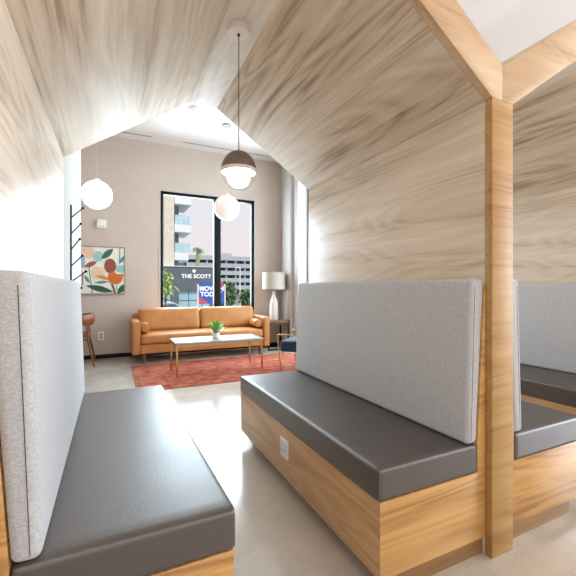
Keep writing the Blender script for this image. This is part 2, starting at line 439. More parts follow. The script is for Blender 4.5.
def make_bench(label, loc, rotz):
    """local: x outward from the wall, y 0..1.5 along it"""
    L = 1.533; D = .558
    t = thing('banquette_bench', label, 'bench', loc, rotz, 'upholstered booth benches')
    bm = B(); add_box(bm, .001, D-.008, -.001, L+.001, .076, .350, .0015); obj('base_panel', bm, WXB, t)
    bm = B(); add_box(bm, .001, D-.085, .014, L-.014, 0, .0755); obj('toe_kick', bm, TOE, t)
    # wooden wedge that carries the leaning back
    bm = B(); add_prism(bm, [(.001, .351), (.050, .351), (.050, .468), (.0045, 1.115), (.001, 1.115)], 'y', -.001, L+.001, .0015); obj('back_frame', bm, WXB, t)
    bm = B(); add_rbox(bm, .051, D, -.005, L+.004, .351, .468, .016, (0, 0, .003), 26); s = obj('seat_cushion', bm, LEATHER, t)
    for yy in (-.0045, L+.0035):   # corner seams
        bm = B(); add_tube(bm, [(D-.012, yy+(.005 if yy < 0 else -.005), .358), (D-.012, yy+(.005 if yy < 0 else -.005), .452)], .0014, 6); obj('seam', bm, SEAM, s)
    # upholstered back: leaning slab with rounded corners
    bm = B()
    P = [(.0515, 0.4695), (.113, 0.4695), (.088, 1.142), (.006, 1.142)]
    add_prism(bm, P, 'y', -.003, L+.002, .020, 5)
    bk = obj('backrest', bm, GREYF, t)
    def face_x(z): return .113+(z-0.4695)/(1.142-0.4695)*(.088-.113)
    for yy in (-.0034, L+.0024):
        bm = B(); add_tube(bm, [(face_x(z)-.022, yy, z) for z in (.488, .7, .9, 1.108)], .0009, 6); obj('seam', bm, SEAM, bk)
    return t
WXB = wood('oak_bench', 'x', light=(224,178,114), mid=(206,157,92), dark=(172,122,68), offs=(.4,.9,.2), fig=.2)
# on the long front the grain runs lengthwise: second material by face direction
def split_grain(o, mat):
    o.data.materials.append(mat)
    for p in o.data.polygons:
        if abs(p.normal.x) > .7 or abs(p.normal.z) > .9: p.material_index = 1
WYB = wood('oak_bench_long', 'y', light=(206,168,124), mid=(184,144,100), dark=(150,112,74), offs=(.7,.2,.5), fig=.2)
bench = make_bench('dark leather bench with pale grey back against the left divider, nearest the camera', (MID-PITCH+.066, 1.02, 0), 0)
for ch in bench.children:
    if ch.name.startswith('base_panel'): split_grain(ch, WYB)
bench_plain = bR = dup(bench, (MID-.066, 2.553, 0), PI, 'dark leather bench with grey back and a white outlet in its oak base', skip=())
# the left bench is a little deeper at its near end
for ch in bench.children:
    k = ch.name.split('.')[0]
    if k in ('seat_cushion', 'base_panel', 'toe_kick'):
        ch.data = ch.data.copy()
        for v in ch.data.vertices:
            if v.co.x > .3: v.co.x += .026*(1-v.co.y/1.533)
        if k == 'seat_cushion':
            for g in ch.children:
                if g.data.vertices[0].co.y < .5: g.location.x = .026
# switch plate in the base front (local frame of bR is turned by 180 degrees)
bm = B(); yo = 2.553-1.80
add_box(bm, .5505, .5565, yo-.050, yo+.050, .187, .291, .0025)
pl = obj('outlet_plate', bm, PLAST, bR, label='white outlet plate in the oak front')
for dy in (-.023, .023):
    bm = B(); add_box(bm, .5566, .5580, yo+dy-.015, yo+dy+.015, .208, .274, .001); obj('rocker_switch', bm, SLOT2, pl)
dup(bench, (MID+.066, 1.02, 0), 0, 'dark leather bench just right of the square post, its back seen edge-on')
dup(bench, (MID+PITCH-.066, 2.553, 0), PI, 'dark leather bench at right edge facing left, its grey back seen broadside')

# pendant under the ridge
t = thing('pendant_lamp', 'pendant lamp with taupe dome and half-clear glass globe under the oak ridge', 'pendant lamp', (.552, 1.705, 1.668))
bm = B(); add_lathe(bm, [(0, .659), (.054, .659), (.055, .662), (.055, .6915), (0, .6915)], n=40); obj('ceiling_rose', bm, RIM, t, label='cream ceiling rose')
bm = B(); add_tube(bm, [(0,0,.659), (0,0,.098)], .0022, 8); cd = obj('cord', bm, CORD, t)
bm = B(); add_lathe(bm, [(.007,.652), (.007,.6595), (0,.6595)], n=16); obj('cord_grip', bm, CORD, cd)
R = .0845; ZS = 1.13
def arc(a0, a1, r, n): return [(r*math.cos(math.radians(a0+(a1-a0)*i/n)), ZS*r*math.sin(math.radians(a0+(a1-a0)*i/n))) for i in range(n+1)]
bm = B(); add_lathe(bm, arc(4, 86, R, 14)+[(.006, ZS*R+.004), (0, ZS*R+.004)], n=48); o = obj('dome', bm, DOME, t, label='taupe metal dome')
bm = B(); add_lathe(bm, arc(84, 4, R-.003, 10), n=48); obj('dome_lining', bm, RIM, o)
bm = B(); add_lathe(bm, [(R-.004, -.010), (R+.001, -.010), (R+.001, .006), (R-.004, .006)], n=48, close=True); obj('rim_band', bm, RIM, t, label='cream band between dome and glass')
bm = B(); add_lathe(bm, arc(-8, -90, R, 16), n=48); obj('glass_globe', bm, CLEAR, t, label='clear glass lower half')
bm = B(); add_lathe(bm, [(.050, .004), (.055, -.008), (.055, -.030), (.051, -.050), (.042, -.066), (.028, -.076), (.012, -.080), (0, -.081)], n=36); obj('bulb_diffuser', bm, BULB, t, label='glowing opal diffuser')

# ------------------------------------------------------------------ lounge
# rug
bm = B(); add_box(bm, -1.24, 1.24, -.7365, .7365, 0, .010, .003); tag(obj('area_rug', bm, RUG, None, (1.48, 4.9235, 0)), 'faded red patterned rug under the coffee table', 'rug')

# sofa
sx, sy = 1.3225, 6.06; HW = 1.0675
t = thing('sofa', 'caramel leather sofa with tapered wooden legs under the window', 'sofa', (sx, sy, 0))
bm = B(); add_rbox(bm, -HW+.12, HW-.12, -.345, .33, .145, .285, .015, (0,.003,0), 10); obj('base_rail', bm, COGNAC, t)
for s in (-1, 1):
    bm = B(); a, b = sorted((s*HW, s*(HW-.115))); add_rbox(bm, a, b, -.38, .37, .140, .625, .022, (.006, .004, .006), 12); o = obj('arm', bm, COGNAC, t)
    bm = B(); e = .012
    xa, xb = a+e, b-e
    add_tube(bm, [(xa, -.3815, .15), (xa, -.3815, .615), (xb, -.3815, .615), (xb, -.3815, .15)], .0025, 6); obj('piping', bm, COGSEAM, o)
bm = B(); add_rbox(bm, -HW+.12, HW-.12, -.37, .16, .288, .430, .035, (0, .008, .016), 20); o = obj('seat_cushion', bm, COGNAC, t)
bm = B(); add_rbox(bm, -HW+.03, HW-.03, .29, .38, .14, .70, .025, (0,0,0), 8); obj('back_panel', bm, COGNAC, t)
for s in (-1, 1):
    bm = B(); a, b = sorted((s*.006, s*(HW-.118))); add_rbox(bm, a, b, 0, .20, 0, .36, .045, (.004, .030, .006), 18)
    bmesh.ops.rotate(bm, cent=(0,0,0), matrix=Matrix.Rotation(math.radians(-12), 3, 'X'), verts=bm.verts)
    bmesh.ops.translate(bm, vec=(0, .045, .445), verts=bm.verts)
    obj('back_cushion', bm, COGNAC, t)
for X in (-HW+.17, HW-.17):
    for Y in (-.31, .30):
        bm = B(); add_lathe(bm, [(0,0), (.014,0), (.024,.148), (0,.148)], X, Y, 16); obj('leg', bm, WALNUT, t)
for s, lab in ((-1, 'round caramel leather bolster at the left arm of the sofa'), (1, 'round caramel leather bolster at the right arm of the sofa')):
    bm = B(); L2 = .165; r = .066
    add_lathe(bm, [(0,-L2), (r*.7,-L2), (r*.93,-L2+.008), (r,-L2+.028), (r*1.02,0), (r,L2-.028), (r*.93,L2-.008), (r*.7,L2), (0,L2)], n=28)
    bmesh.ops.rotate(bm, cent=(0,0,0), matrix=Matrix.Rotation(PI/2, 3, 'X'), verts=bm.verts)
    root = obj('bolster_cushion', bm, COGNAC, None, (sx+s*(HW-.193), sy-.175, .446+.068+.008)); tag(root, lab, 'cushion', 'bolsters on the sofa')
    for yy in (-L2+.004, L2-.004):
        bm = B(); add_tube(bm, [(r*.95*math.cos(a*PI/12), yy, r*.95*math.sin(a*PI/12)) for a in range(25)], .003, 6, False); obj('piping', bm, COGSEAM, root)

# coffee table
tx0, tx1, ty0, ty1 = .705, 1.868, 4.675, 5.205
t = thing('coffee_table', 'low coffee table with pale stone top and slim brass legs on the rug', 'table', ((tx0+tx1)/2, (ty0+ty1)/2, .010))
hx, hy = (tx1-tx0)/2, (ty1-ty0)/2
bm = B(); add_box(bm, -hx, hx, -hy, hy, .384, .415, .003); obj('table_top', bm, MARBLE, t, label='pale stone top')
bm = B()
for s in (-1, 1):
    add_box(bm, -hx+.005, hx-.005, s*(hy-.015)-.010, s*(hy-.015)+.010, .366, .3835); add_box(bm, s*(hx-.015)-.010, s*(hx-.015)+.010, -hy+.026, hy-.026, .366, .3835)
obj('apron_frame', bm, BRASS, t)
for a in (-1, 1):
    for b in (-1, 1):
        bm = B(); add_box(bm, a*(hx-.020)-.011, a*(hx-.020)+.011, b*(hy-.020)-.011, b*(hy-.020)+.011, 0, .3655, .002); obj('leg', bm, BRASS, t)

# potted plant
t = thing('potted_plant', 'small leafy green plant in a white pot on the coffee table', 'plant', (1.275, 4.95, .4252))
bm = B(); add_lathe(bm, [(0,0), (.036,0), (.046,.008), (.052,.068), (.052,.074), (.047,.074), (.044,.062), (0,.060)], n=28); obj('pot', bm, POTW, t, label='white pot')
bm = B(); add_lathe(bm, [(0,.0645), (.0425,.063)], n=20); obj('soil', bm, SOIL, t)
def leaf_bm(bm, base, az, el, L, w, droop, fold=.25, n=7):
    d = Vector((math.cos(az)*math.cos(el), math.sin(az)*math.cos(el), math.sin(el))); side = Vector((-math.sin(az), math.cos(az), 0)); up = side.cross(d)*-1
    up = d.cross(side); up = -up if up.z < 0 else up
    prev = None
    for i in range(n+1):
        u = i/n
        p = Vector(base)+d*L*u-Vector((0,0,droop*L*u*u))
        ww = w*(math.sin(PI*min(1, u*.93+.05))**.8) if u < 1 else .0008
        row = [bm.verts.new(p+side*ww+up*ww*fold), bm.verts.new(p), bm.verts.new(p-side*ww+up*ww*fold)]
        if prev:
            for k in range(2): bm.faces.new((prev[k], row[k], row[k+1], prev[k+1]))
        prev = row
    return bm
rp = random.Random(3)
for k in range(17):
    az = k*2.4+rp.uniform(-.2,.2); el = math.radians(rp.uniform(62,82) if k < 7 else rp.uniform(28,58))
    bm = leaf_bm(B(), (.008*math.cos(az), .008*math.sin(az), .062), az, el, rp.uniform(.19,.24) if k < 7 else rp.uniform(.17,.21), rp.uniform(.026,.038), .12)
    obj('leaf', bm, GREEN, t)

# side table and lamp
t = thing('side_table', 'walnut side table with thin black metal legs right of the sofa', 'table', (2.685, 6.18, 0))
bm = B(); add_box(bm, -.215, .215, -.19, .19, .455, .53, .004); o = obj('table_top', bm, WALNUT, t, label='walnut top box')
for a in (-1, 1):
    bm = B(); y = a*.17
    add_box(bm, -.202, -.182, y-.01, y+.01, 0, .4545); add_box(bm, .182, .202, y-.01, y+.01, 0, .4545); add_box(bm, -.182, .182, y-.01, y+.01, 0, .02)
    obj('leg', bm, BLACKM, t)
t = thing('table_lamp', 'white ceramic bottle lamp with linen drum shade on the walnut side table', 'lamp', (2.67, 6.18, .5305))
bm = B()
prof = [(0,0), (.070,0), (.074,.008), (.074,.02), (.079,.05), (.079,.12), (.074,.15), (.078,.18), (.077,.26), (.070,.32), (.055,.37), (.038,.41), (.026,.45), (.022,.50), (.022,.53), (0,.53)]
add_lathe(bm, prof, n=36); obj('lamp_base', bm, CERAM, t)
bm = B()
for z, r in ((.035,.079),(.085,.0815),(.135,.0785),(.165,.0775),(.215,.080),(.265,.0785)):
    add_tube(bm, [(r*math.cos(a*PI/16), r*math.sin(a*PI/16), z) for a in range(33)], .0035, 6, False)
obj('base_ridges', bm, CERAM, t)
bm = B(); add_lathe(bm, [(.212,.555), (.205,.86), (.202,.86), (.209,.555)], n=48, close=True); obj('lamp_shade', bm, LINEN, t, label='linen drum shade')
bm = B(); add_tube(bm, [(0,0,.531), (0,0,.90)], .005, 8)
for k in range(3): add_tube(bm, [(0,0,.845), (.204*math.cos(k*2*PI/3), .204*math.sin(k*2*PI/3), .845)], .0025, 6)
st = obj('stem', bm, BRASS, t)
bm = B(); add_sphere(bm, (0,0,.906), .013, 16); obj('finial', bm, BRASS, st)

# armchair (faces the table at an angle)
ax, ay = 2.335, 4.47
t = thing('armchair', 'brass tube armchair with navy seat half hidden behind the right bench', 'armchair', (ax+.115, ay+.02, .0122), math.radians(45))
# local: y forward, x right; the turned front left corner stands nearest the coffee table
w, d = .31, .30
for s in (-1, 1):
    bm = B()
    add_tube(bm, [(s*w, d-.02, 0), (s*w, d+.03, .455), (s*w, d+.022, .468), (s*w, d+.008, .473), (s*w, -d+.02, .463), (s*w, -d+.005, .458), (s*w, -d, .445), (s*w, -d-.04, 0)], .0095, 10)
    obj('arm_frame', bm, BRASS, t)
bm = B(); add_tube(bm, [(-w+.005, d-.04, .235), (w-.005, d-.04, .235)], .008, 8); add_tube(bm, [(-w+.005, -d+.03, .235), (w-.005, -d+.03, .235)], .008, 8); obj('cross_rail', bm, BRASS, t)
bm = B(); add_rbox(bm, -w+.012, w-.012, -d+.02, d, .245, .385, .03, (0,.01,.012), 14); obj('seat', bm, NAVY, t, label='navy seat cushion')
bm = B(); add_rbox(bm, -w+.012, w-.012, -.055, .055, 0, .40, .035, (0,.018,.01), 14)
bmesh.ops.rotate(bm, cent=(0,0,0), matrix=Matrix.Rotation(math.radians(14), 3, 'X'), verts=bm.verts); bmesh.ops.translate(bm, vec=(0, -d+.06, .39), verts=bm.verts)
obj('backrest', bm, NAVY, t, label='navy back cushion')

# dining chair at the left
t = thing('dining_chair', 'brown wooden chair with curved leather back by the white wall end', 'chair', (-.475, 6.04, 0), PI/2)
# local: y forward (turned to face -x), x right
bm = B()
rows = []
for i in range(25):
    a = math.radians(200+140*i/24); row = []
    e = abs(i-12)/12
    for j in range(9):
        v = j/8; z = .575+(.165-.03*e*e)*v+.012*e; r = .225+.02*math.sin(PI*v)+.015*v
        row.append((r*1.06*math.cos(a), r*math.sin(a)*1.0, z))
    rows.append(row)
vo = [[bm.verts.new(p) for p in row] for row in rows]
vi = [[bm.verts.new((p[0]*.90, p[1]*.90, p[2])) for p in row] for row in rows]
for i in range(24):
    for j in range(8):
        bm.faces.new((vo[i][j], vo[i+1][j], vo[i+1][j+1], vo[i][j+1])); bm.faces.new((vi[i][j], vi[i][j+1], vi[i+1][j+1], vi[i+1][j]))
    bm.faces.new((vo[i][8], vo[i+1][8], vi[i+1][8], vi[i][8])); bm.faces.new((vo[i][0], vi[i][0], vi[i+1][0], vo[i+1][0]))
for i in (0, 24):
    for j in range(8): bm.faces.new((vo[i][j], vo[i][j+1], vi[i][j+1], vi[i][j]))
bmesh.ops.recalc_face_normals(bm, faces=bm.faces); obj('backrest', bm, TERRA, t, label='brown leather curved back')
bm = B(); add_rbox(bm, -.22, .22, -.19, .23, .415, .462, .02, (0,0,.008), 12); obj('seat', bm, TERRA, t)
bm = B()
for a, b in (((-.19,-.17),(.19,-.17)), ((-.19,.19),(.19,.19)), ((-.19,-.17),(-.19,.19)), ((.19,-.17),(.19,.19))):
    add_tube(bm, [(a[0],a[1],.385), (b[0],b[1],.385)], .016, 10)
obj('seat_frame', bm, WALNUT, t)
for s in (-1, 1):
    bm = B(); add_tube(bm, [(s*.235,-.255,0), (s*.19,-.17,.385), (s*.165,-.16,.62)], [.011,.017,.013], 12); obj('leg', bm, WALNUT, t)
    bm = B(); add_tube(bm, [(s*.225,.235,0), (s*.19,.19,.41)], [.011,.017], 12); obj('leg', bm, WALNUT, t)

# painting
PC = [(240,234,222), (238,196,172), (160,202,206), (52,110,92), (160,92,80), (160,182,196), (150,82,60), (238,206,172), (226,150,72), (214,112,40), (150,200,196), (86,150,150), (40,92,70), (50,100,84)]
pmats = [pm('paint_%s' % n, c, .7, .06, 30) for n, c in zip('canvas pink sky green mauve mist rust peach ochre orange teal petrol bottle stem'.split(), PC)]
t = thing('framed_painting', 'abstract floral painting in thin frame on the back wall', 'painting', (.19, YB-.001, 1.385))
# local: x runs left from the right edge (negative), z about the middle
PW, PH = .76, .75
bm = B()
add_box(bm, -PW, 0, -.030, 0, -PH/2, -PH/2+.012); add_box(bm, -PW, 0, -.030, 0, PH/2-.012, PH/2)
add_box(bm, -PW, -PW+.012, -.030, 0, -PH/2+.012, PH/2-.012); add_box(bm, -.012, 0, -.030, 0, -PH/2+.012, PH/2-.012)
obj('picture_frame', bm, pm('champagne_frame', (150,132,110), .4, .1), t)
bm = B(); add_box(bm, -PW+.012, -.012, -.020, -.002, -PH/2+.012, PH/2-.012)
lay = [0]
def zq(zx, zy): return (-(530-zx)/8.23/71, (277-zy)/8.23/62.5)
def blob(pts, mi):
    lay[0] += 1; y = -.0202-.0003*lay[0]
    vs = []
    for p in pts:
        x, z = zq(*p); x = min(-.013, max(-PW+.013, x)); z = max(-PH/2+.013, min(PH/2-.013, z)); vs.append(bm.verts.new((x, y, z)))
    f = bm.faces.new(vs); f.material_index = mi
    f.normal_update()
    if f.normal.y > 0: f.normal_flip()
def ell(cx, cy, rx, ry, mi, a0=0, a1=360, rot=0):
    n = 22; c, s = math.cos(rot), math.sin(rot); P = []
    for k in range(n):
        a = math.radians(a0+(a1-a0)*k/(n-1 if a1-a0 < 360 else n)); x, y = rx*math.cos(a), ry*math.sin(a)
        P.append((cx+x*c-y*s, cy+x*s+y*c))
    blob(P, mi)
def leaf2(x0, y0, x1, y1, w, mi):
    n = 10; dx, dy = x1-x0, y1-y0; L = math.hypot(dx, dy); nx, ny = -dy/L, dx/L
    A = [(x0+dx*k/n+nx*w*math.sin(PI*k/n), y0+dy*k/n+ny*w*math.sin(PI*k/n)) for k in range(n+1)]
    D = [(x0+dx*k/n-nx*w*math.sin(PI*k/n), y0+dy*k/n-ny*w*math.sin(PI*k/n)) for k in range(n-1, 0, -1)]
    blob(A+D, mi)
def line2(x0, y0, x1, y1, w, mi):
    dx, dy = x1-x0, y1-y0; L = math.hypot(dx, dy); nx, ny = -dy/L*w, dx/L*w
    blob([(x0+nx,y0+ny),(x1+nx,y1+ny),(x1-nx,y1-ny),(x0-nx,y0-ny)], mi)
ell(222,135,52,48,1); ell(120,170,60,40,8); ell(305,165,46,42,2); leaf2(330,185,432,98,26,3); leaf2(190,255,298,206,20,4); ell(183,212,18,50,5)
ell(305,300,55,50,7); line2(183,290,178,400,4,3); line2(230,250,258,465,4,11); leaf2(193,318,238,382,13,11); leaf2(268,378,392,368,11,11)
ell(110,300,45,55,9); leaf2(60,440,170,380,22,12)
ell(492,262,42,32,10); leaf2(480,218,532,150,15,11); line2(487,88,482,222,4,11)
leaf2(205,400,434,452,24,12); leaf2(462,466,545,385,24,12); line2(418,385,446,468,8,13); line2(456,400,458,440,3,11)
ell(405,240,50,60,6); leaf2(280,318,412,350,15,8); ell(455,305,60,85,9,0,180); ell(425,335,40,50,9)
line2(400,200,398,290,2,4); line2(430,210,410,300,2,4); line2(378,205,385,280,2,4)
obj('canvas', bm, pmats, t, label='cream canvas with orange and green flower shapes')

# wall fittings
bm = B(); add_box(bm, -.068, .068, -.035, 0, -.068, .068, .008, 3); o = obj('alarm_strobe', bm, PLAST, None, (-.15, YB-.001, 2.115)); tag(o, 'square white alarm strobe on the wall above the painting', 'alarm')
for x in (-.02, .02):
    bm = B(); add_box(bm, x-.008, x+.008, -.0365, -.0352, -.045, -.03); obj('alarm_slot', bm, SLOT, o)
bm = B(); add_box(bm, -.043, .043, -.007, 0, -.068, .068, .002); o = obj('wall_outlet', bm, PLAST, None, (-.155, YB-.001, .355)); tag(o, 'white wall outlet left of the sofa near the floor', 'outlet')
for z in (-.023, .023):
    bm = B(); add_box(bm, -.016, .016, -.0085, -.0072, z-.015, z+.015, .001); obj('socket', bm, SLOT, o)

# coat rack on the white return wall
t = thing('coat_rack', 'black vertical coat rack with angled ball-ended pegs on the white wall', 'coat rack', (-.30, 3.38, .80))
bm = B(); add_tube(bm, [(.0068,0,-.05), (.0068,0,.965)], .006, 10)
obj('rail', bm, BLACKM, t)
for k, (z, dx, dy) in enumerate(((.862,.068,0), (.735,.052,.01), (.610,.045,0), (.478,.062,.01), (.352,.088,.0), (.22,.055,.0))):
    bm = B(); tip = (.022+dx, dy, z+.085); add_tube(bm, [(.0068,0,z), tip], .0045, 8); pg = obj('peg', bm, BLACKM, t)
    bm = B(); add_sphere(bm, tip, .0105, 16); obj('peg_ball', bm, BLACKM, pg)

# opal globes
def globe(x, y, z, r, mat, label):
    t = thing('globe_lamp', label, 'pendant lamp', (x, y, z), 0, 'white globe lamps in the lounge')
    bm = B(); add_sphere(bm, (0,0,0), r, 40); obj('glass_globe', bm, mat, t)
    bm = B(); add_lathe(bm, [(.03, r-.004), (.03, r+.02), (.008, r+.03), (0, r+.03)], n=20); obj('cap', bm, RIM, t)
    bm = B(); add_tube(bm, [(0,0,r+.03), (0,0,ZC-z-.022)], .0016, 6); obj('cord', bm, RIM, t)
    bm = B(); add_lathe(bm, [(0, ZC-z-.022), (.065, ZC-z-.022), (.065, ZC-z), (0, ZC-z)], n=28); obj('ceiling_rose', bm, VENT, t)
globe(-.17, 5.2, 2.275, .176, OPAL, 'glowing white globe lamp hanging by the end of the white wall')
globe(1.54, 5.33, 2.30, .188, OPALDIM, 'white globe lamp hanging before the window, below the dome pendant')
bm = B(); add_lathe(bm, [(0,-.035), (.055,-.035), (.075,-.02), (.075,0), (0,0)], n=32); o = obj('smoke_detector', bm, PLAST, None, (1.01, 5.02, ZC)); tag(o, 'round white smoke detector on the ceiling beneath the canopy edge', 'smoke detector')
bm = B(); add_lathe(bm, [(.030,-.0365), (.045,-.0365), (.045,-.0352), (.030,-.0352)], n=24, close=True); obj('sensor_ring', bm, SLOT, o)
for x0, x1, lab in ((.08,.585,'short slot air vent in the ceiling, left of the ridge'), (1.03,1.96,'long slot air vent in the ceiling behind the pendant cord'), (2.17,2.9,'slot air vent in the ceiling near the right lounge wall')):
    t = thing('air_vent', lab, 'air vent', ((x0+x1)/2, 6.245, ZC), 0, 'slot vents in the lounge ceiling')
    h = (x1-x0)/2
    bm = B()
    for s in (-1, 1): add_box(bm, -h, h, s*.04-.006, s*.04+.006, -.010, -.0005)
    for s in (-1, 1): add_box(bm, s*(h-.006)-.006, s*(h-.006)+.006, -.034, .034, -.010, -.0005)
    obj('vent_frame', bm, CEILP, t)
    bm = B(); add_box(bm, -h+.012, h-.012, -.034, .034, -.004, -.0005); add_box(bm, -h+.012, h-.012, -.003, .003, -.008, -.004)
    obj('vent_slot', bm, VENT, t)

# unseen drum lights added in the hall behind the viewer as fill
FILL = pm('fill_diffuser', (255,240,224), .4, .01, emit=9)
DRUM = pm('fill_drum_side', (255,240,224), .4, .01, emit=11)
first = None
for x in (-2.6, -.2, 2.2, 4.6):
    for y in (-3.0, -1.0):
        lab = 'unseen round drum light added in the hall as fill'
        if first is None:
            first = thing('fill_drum', lab, 'ceiling light', (x, y, ZC), 0, 'added fill drums in the hall')
            bm = B(); add_lathe(bm, [(.235,-.07), (.255,-.07), (.255,-.001), (.235,-.001)], n=40, close=True); obj('drum_ring', bm, DRUM, first)
            bm = B(); add_lathe(bm, [(0,-.066), (.2345,-.066)], n=40); obj('diffuser', bm, FILL, first)
        else: dup(first, (x, y, ZC), 0, lab)

# ------------------------------------------------------------------ outdoors
ASPH = pm('street_asphalt', (150,150,150), .9, .08, 2); FACB = pm('beige_tower_stone', (222,214,196), .8, .06, 1.5); SLABW = pm('white_balcony_slab', (232,236,238), .7, .04)
TEALG = pm('pale_blue_glass', (176,210,220), .25, .12, .6); DARKF = pm('charcoal_cladding', (100,108,120), .7, .08, 1.2); SHADEG = pm('grey_recess', (120,136,150), .6, .15, 2)
CONCG = pm('grey_garage_concrete', (176,182,188), .8, .06, .4); DARKG = pm('dark_garage_opening', (122,132,144), .7, .2, .8)
SIGNW = pm('white_sign_letters', (248,248,248), .5, .01, emit=.25); BLUE = pm('blue_banner', (58,98,186), .6, .08, 2); RED = pm('red_banner_corner', (214,84,104), .6, .05)
CARP = pm('pale_blue_car_paint', (186,204,216), .25, .04); CARG = pm('car_glass', (70,92,100), .1, .1); TYRE = pm('tyre_rubber', (32,32,34), .8)
LEAFA = pm('yellow_green_leaves', (178,200,96), .6, .25, 3); LEAFB = pm('shrub_leaves', (108,142,92), .7, .3, 2); TRUNK = pm('tree_bark', (128,114,98), .9)
POLEW = pm('white_pole', (232,232,232), .5)
G = -1.0
bm = B(); add_box(bm, -60, 140, 6.9, 240, G-.2, G); struct('street', bm, ASPH)

# apartment tower over the podium
YT = 40
t = thing('apartment_tower', 'pale apartment tower with beige pillar and glass balconies above the dark shopfront', 'building', (0, YT+1, G))
def part(name, boxes, mat, parent, label=None):
    bm = B()
    for b in boxes: add_box(bm, *b)
    return obj(name, bm, mat, parent, label=label)
part('tower_core', [(-9, 6.6, .6, 12, 4.52, 24)], SHADEG, t)
part('stone_pillar', [(4.95, 5.98, -.4, .59, 4.52, 24)], FACB, t, 'beige stone pillar')
for k in range(7):
    z = 5.0+2.98*k
    part('balcony_slab', [(6.0, 7.75-(.3 if k == 0 else 0), -.6, 4, z+.15, z+.95)], SLABW, t, 'white balcony slab')
    rl = part('balcony_railing', [(6.05, 7.6, -.58, -.54, z+.96, z+1.95), (7.56, 7.6, -.54, 3.9, z+.96, z+1.95)], TEALG, t, 'pale blue glass railing')
    for i in range(4): part('post', [(6.1+.5*i, 6.14+.5*i, -.62, -.59, z+.96, z+2.0)], SLABW, rl)
    wf = part('window', [(6.62, 6.66, 1.0, 3.6, z+.96, z+3.0)], DARKF, t)
    for y in (1.1, 2.35): part('pane', [(6.665, 6.68, y, y+1.1, z+1.0, z+2.95)], TEALG, wf)
for k in range(9):
    part('window', [(3.2, 4.9, .45, .59, 4.8+2.1*k, 6.5+2.1*k)], TEALG, t)

# dark shopfront
t = thing('shopfront', 'low charcoal shopfront with white letters across the street', 'building', (0, YT, G))
part('wall', [(0, 10.6, .2, 14, 1.9, 4.42)], DARKF, t)
part('roof_edge', [(-.1, 10.7, .1, 14.1, 4.425, 4.50)], SLABW, t)
for x in (5.6, 9.8): part('column', [(x, x+.8, .21, .48, 0, 1.89)], DARKF, t)
for k in range(7):
    x = .2+1.45*k
    fr = part('shop_window', [(x, x+.06, .5, .6, 0, 1.89), (x+.06, x+1.40, .5, .6, .8, .86)], DARKF, t)
    part('pane', [(x+.07, x+1.44, .55, .57, 0, 1.89)], TEALG, fr)
text_mesh('sign_letters', 'THE SCOTT', .575, SIGNW, t, (8.24, .17, 3.40), (PI/2, 0, 0), .03, 1.05, .012).name = 'sign_letters'
bm = B(); add_lathe(bm, [(0,-.03), (.17,-.03), (.17,.03), (0,.03)], n=24)
bmesh.ops.rotate(bm, cent=(0,0,0), matrix=Matrix.Rotation(PI/2, 3, 'X'), verts=bm.verts); bmesh.ops.translate(bm, vec=(7.98,.16,3.98), verts=bm.verts); obj('sign_emblem', bm, SIGNW, t)

# parking structure far behind
t = thing('parking_garage', 'grey parking garage with open dark decks far behind the street', 'building', (0, 140, G))
part('garage_core', [(26, 62, 4, 30, 0, 14)], DARKG, t)
for k in range(5):
    part('deck', [(25, 63, 0, 3.9, 1.7+2.85*k, 3.35+2.85*k)], CONCG, t, 'pale concrete deck band')
for i in range(11): part('column', [(25+3.8*i, 25.5+3.8*i, .3, 3.8, 0, 14.2)], CONCG, t)
part('stair_tower', [(38.5, 43, 2, 6, 14.01, 16)], CONCG, t)

# advertising banner on posts
t = thing('banner_sign', 'blue banner with white capital letters and red corner beside the shopfront', 'banner', (6.16, 25, G))
part('panel', [(-.86, .86, 0, .06, 1.05, 2.50)], BLUE, t)
for P in ([(-.86,1.06), (-.15,1.06), (-.86,1.55)], [(.86,2.49), (.62,2.49), (.86,1.75)]):
    bm = B(); add_prism(bm, P, 'y', -.012, -.002); obj('red_corner', bm, RED, t, label='red corner')
text_mesh('letters', 'MOVE IN', .42, SIGNW, t, (.0, -.012, 2.08), (PI/2, 0, 0), .006, 1.0, .012)
text_mesh('letters', 'TODAY', .42, SIGNW, t, (-.05, -.0125, 1.70), (PI/2, 0, 0), .006, 1.0, .012)
for s in (-1, 1):
    part('post', [(s*.93-.05, s*.93+.05, -.02, .08, 0, 2.4)], POLEW, t, 'white post')
part('footing', [(-.7, .5, -.3, .4, 0, .62)], POLEW, t)

# car
t = thing('car', 'pale blue car passing outside below the yellow-green tree', 'car', (2.35, 18, G))
bm = B()
add_prism(bm, [(-2.1,.32), (2.1,.32), (2.15,.6), (2.02,.82), (.95,.98), (-1.9,1.0), (-2.15,.8)], 'y', -.88, .88, .06, 3); obj('body', bm, CARP, t)
bm = B(); add_prism(bm, [(-1.75,.985), (.95,.985), (.25,1.40), (-1.1,1.42)], 'y', -.76, .76, .05, 2); gh = obj('cabin_glass', bm, CARG, t, label='dark windows')
bm = B(); add_prism(bm, [(-1.25,1.40), (.30,1.38), (.12,1.50), (-.95,1.52)], 'y', -.72, .72, .04, 3); obj('roof', bm, CARP, t)
bm = B()
for s in (-1, 1):
    for x0, z0, x1, z1 in ((.98,.99,.2,1.43), (-1.76,.99,-1.15,1.43), (-.35,.99,-.35,1.43)): add_tube(bm, [(x0, s*.77, z0), (x1, s*.735, z1)], .035, 6)
obj('pillar', bm, CARP, gh)
for x in (-1.35, 1.35):
    for y in (-.80, .80):
        bm = B(); add_lathe(bm, [(0,-.1), (.30,-.1), (.33,-.07), (.33,.07), (.30,.1), (0,.1)], n=24)
        bmesh.ops.rotate(bm, cent=(0,0,0), matrix=Matrix.Rotation(PI/2, 3, 'X'), verts=bm.verts); bmesh.ops.translate(bm, vec=(x, y, .33), verts=bm.verts); obj('wheel', bm, TYRE, t)

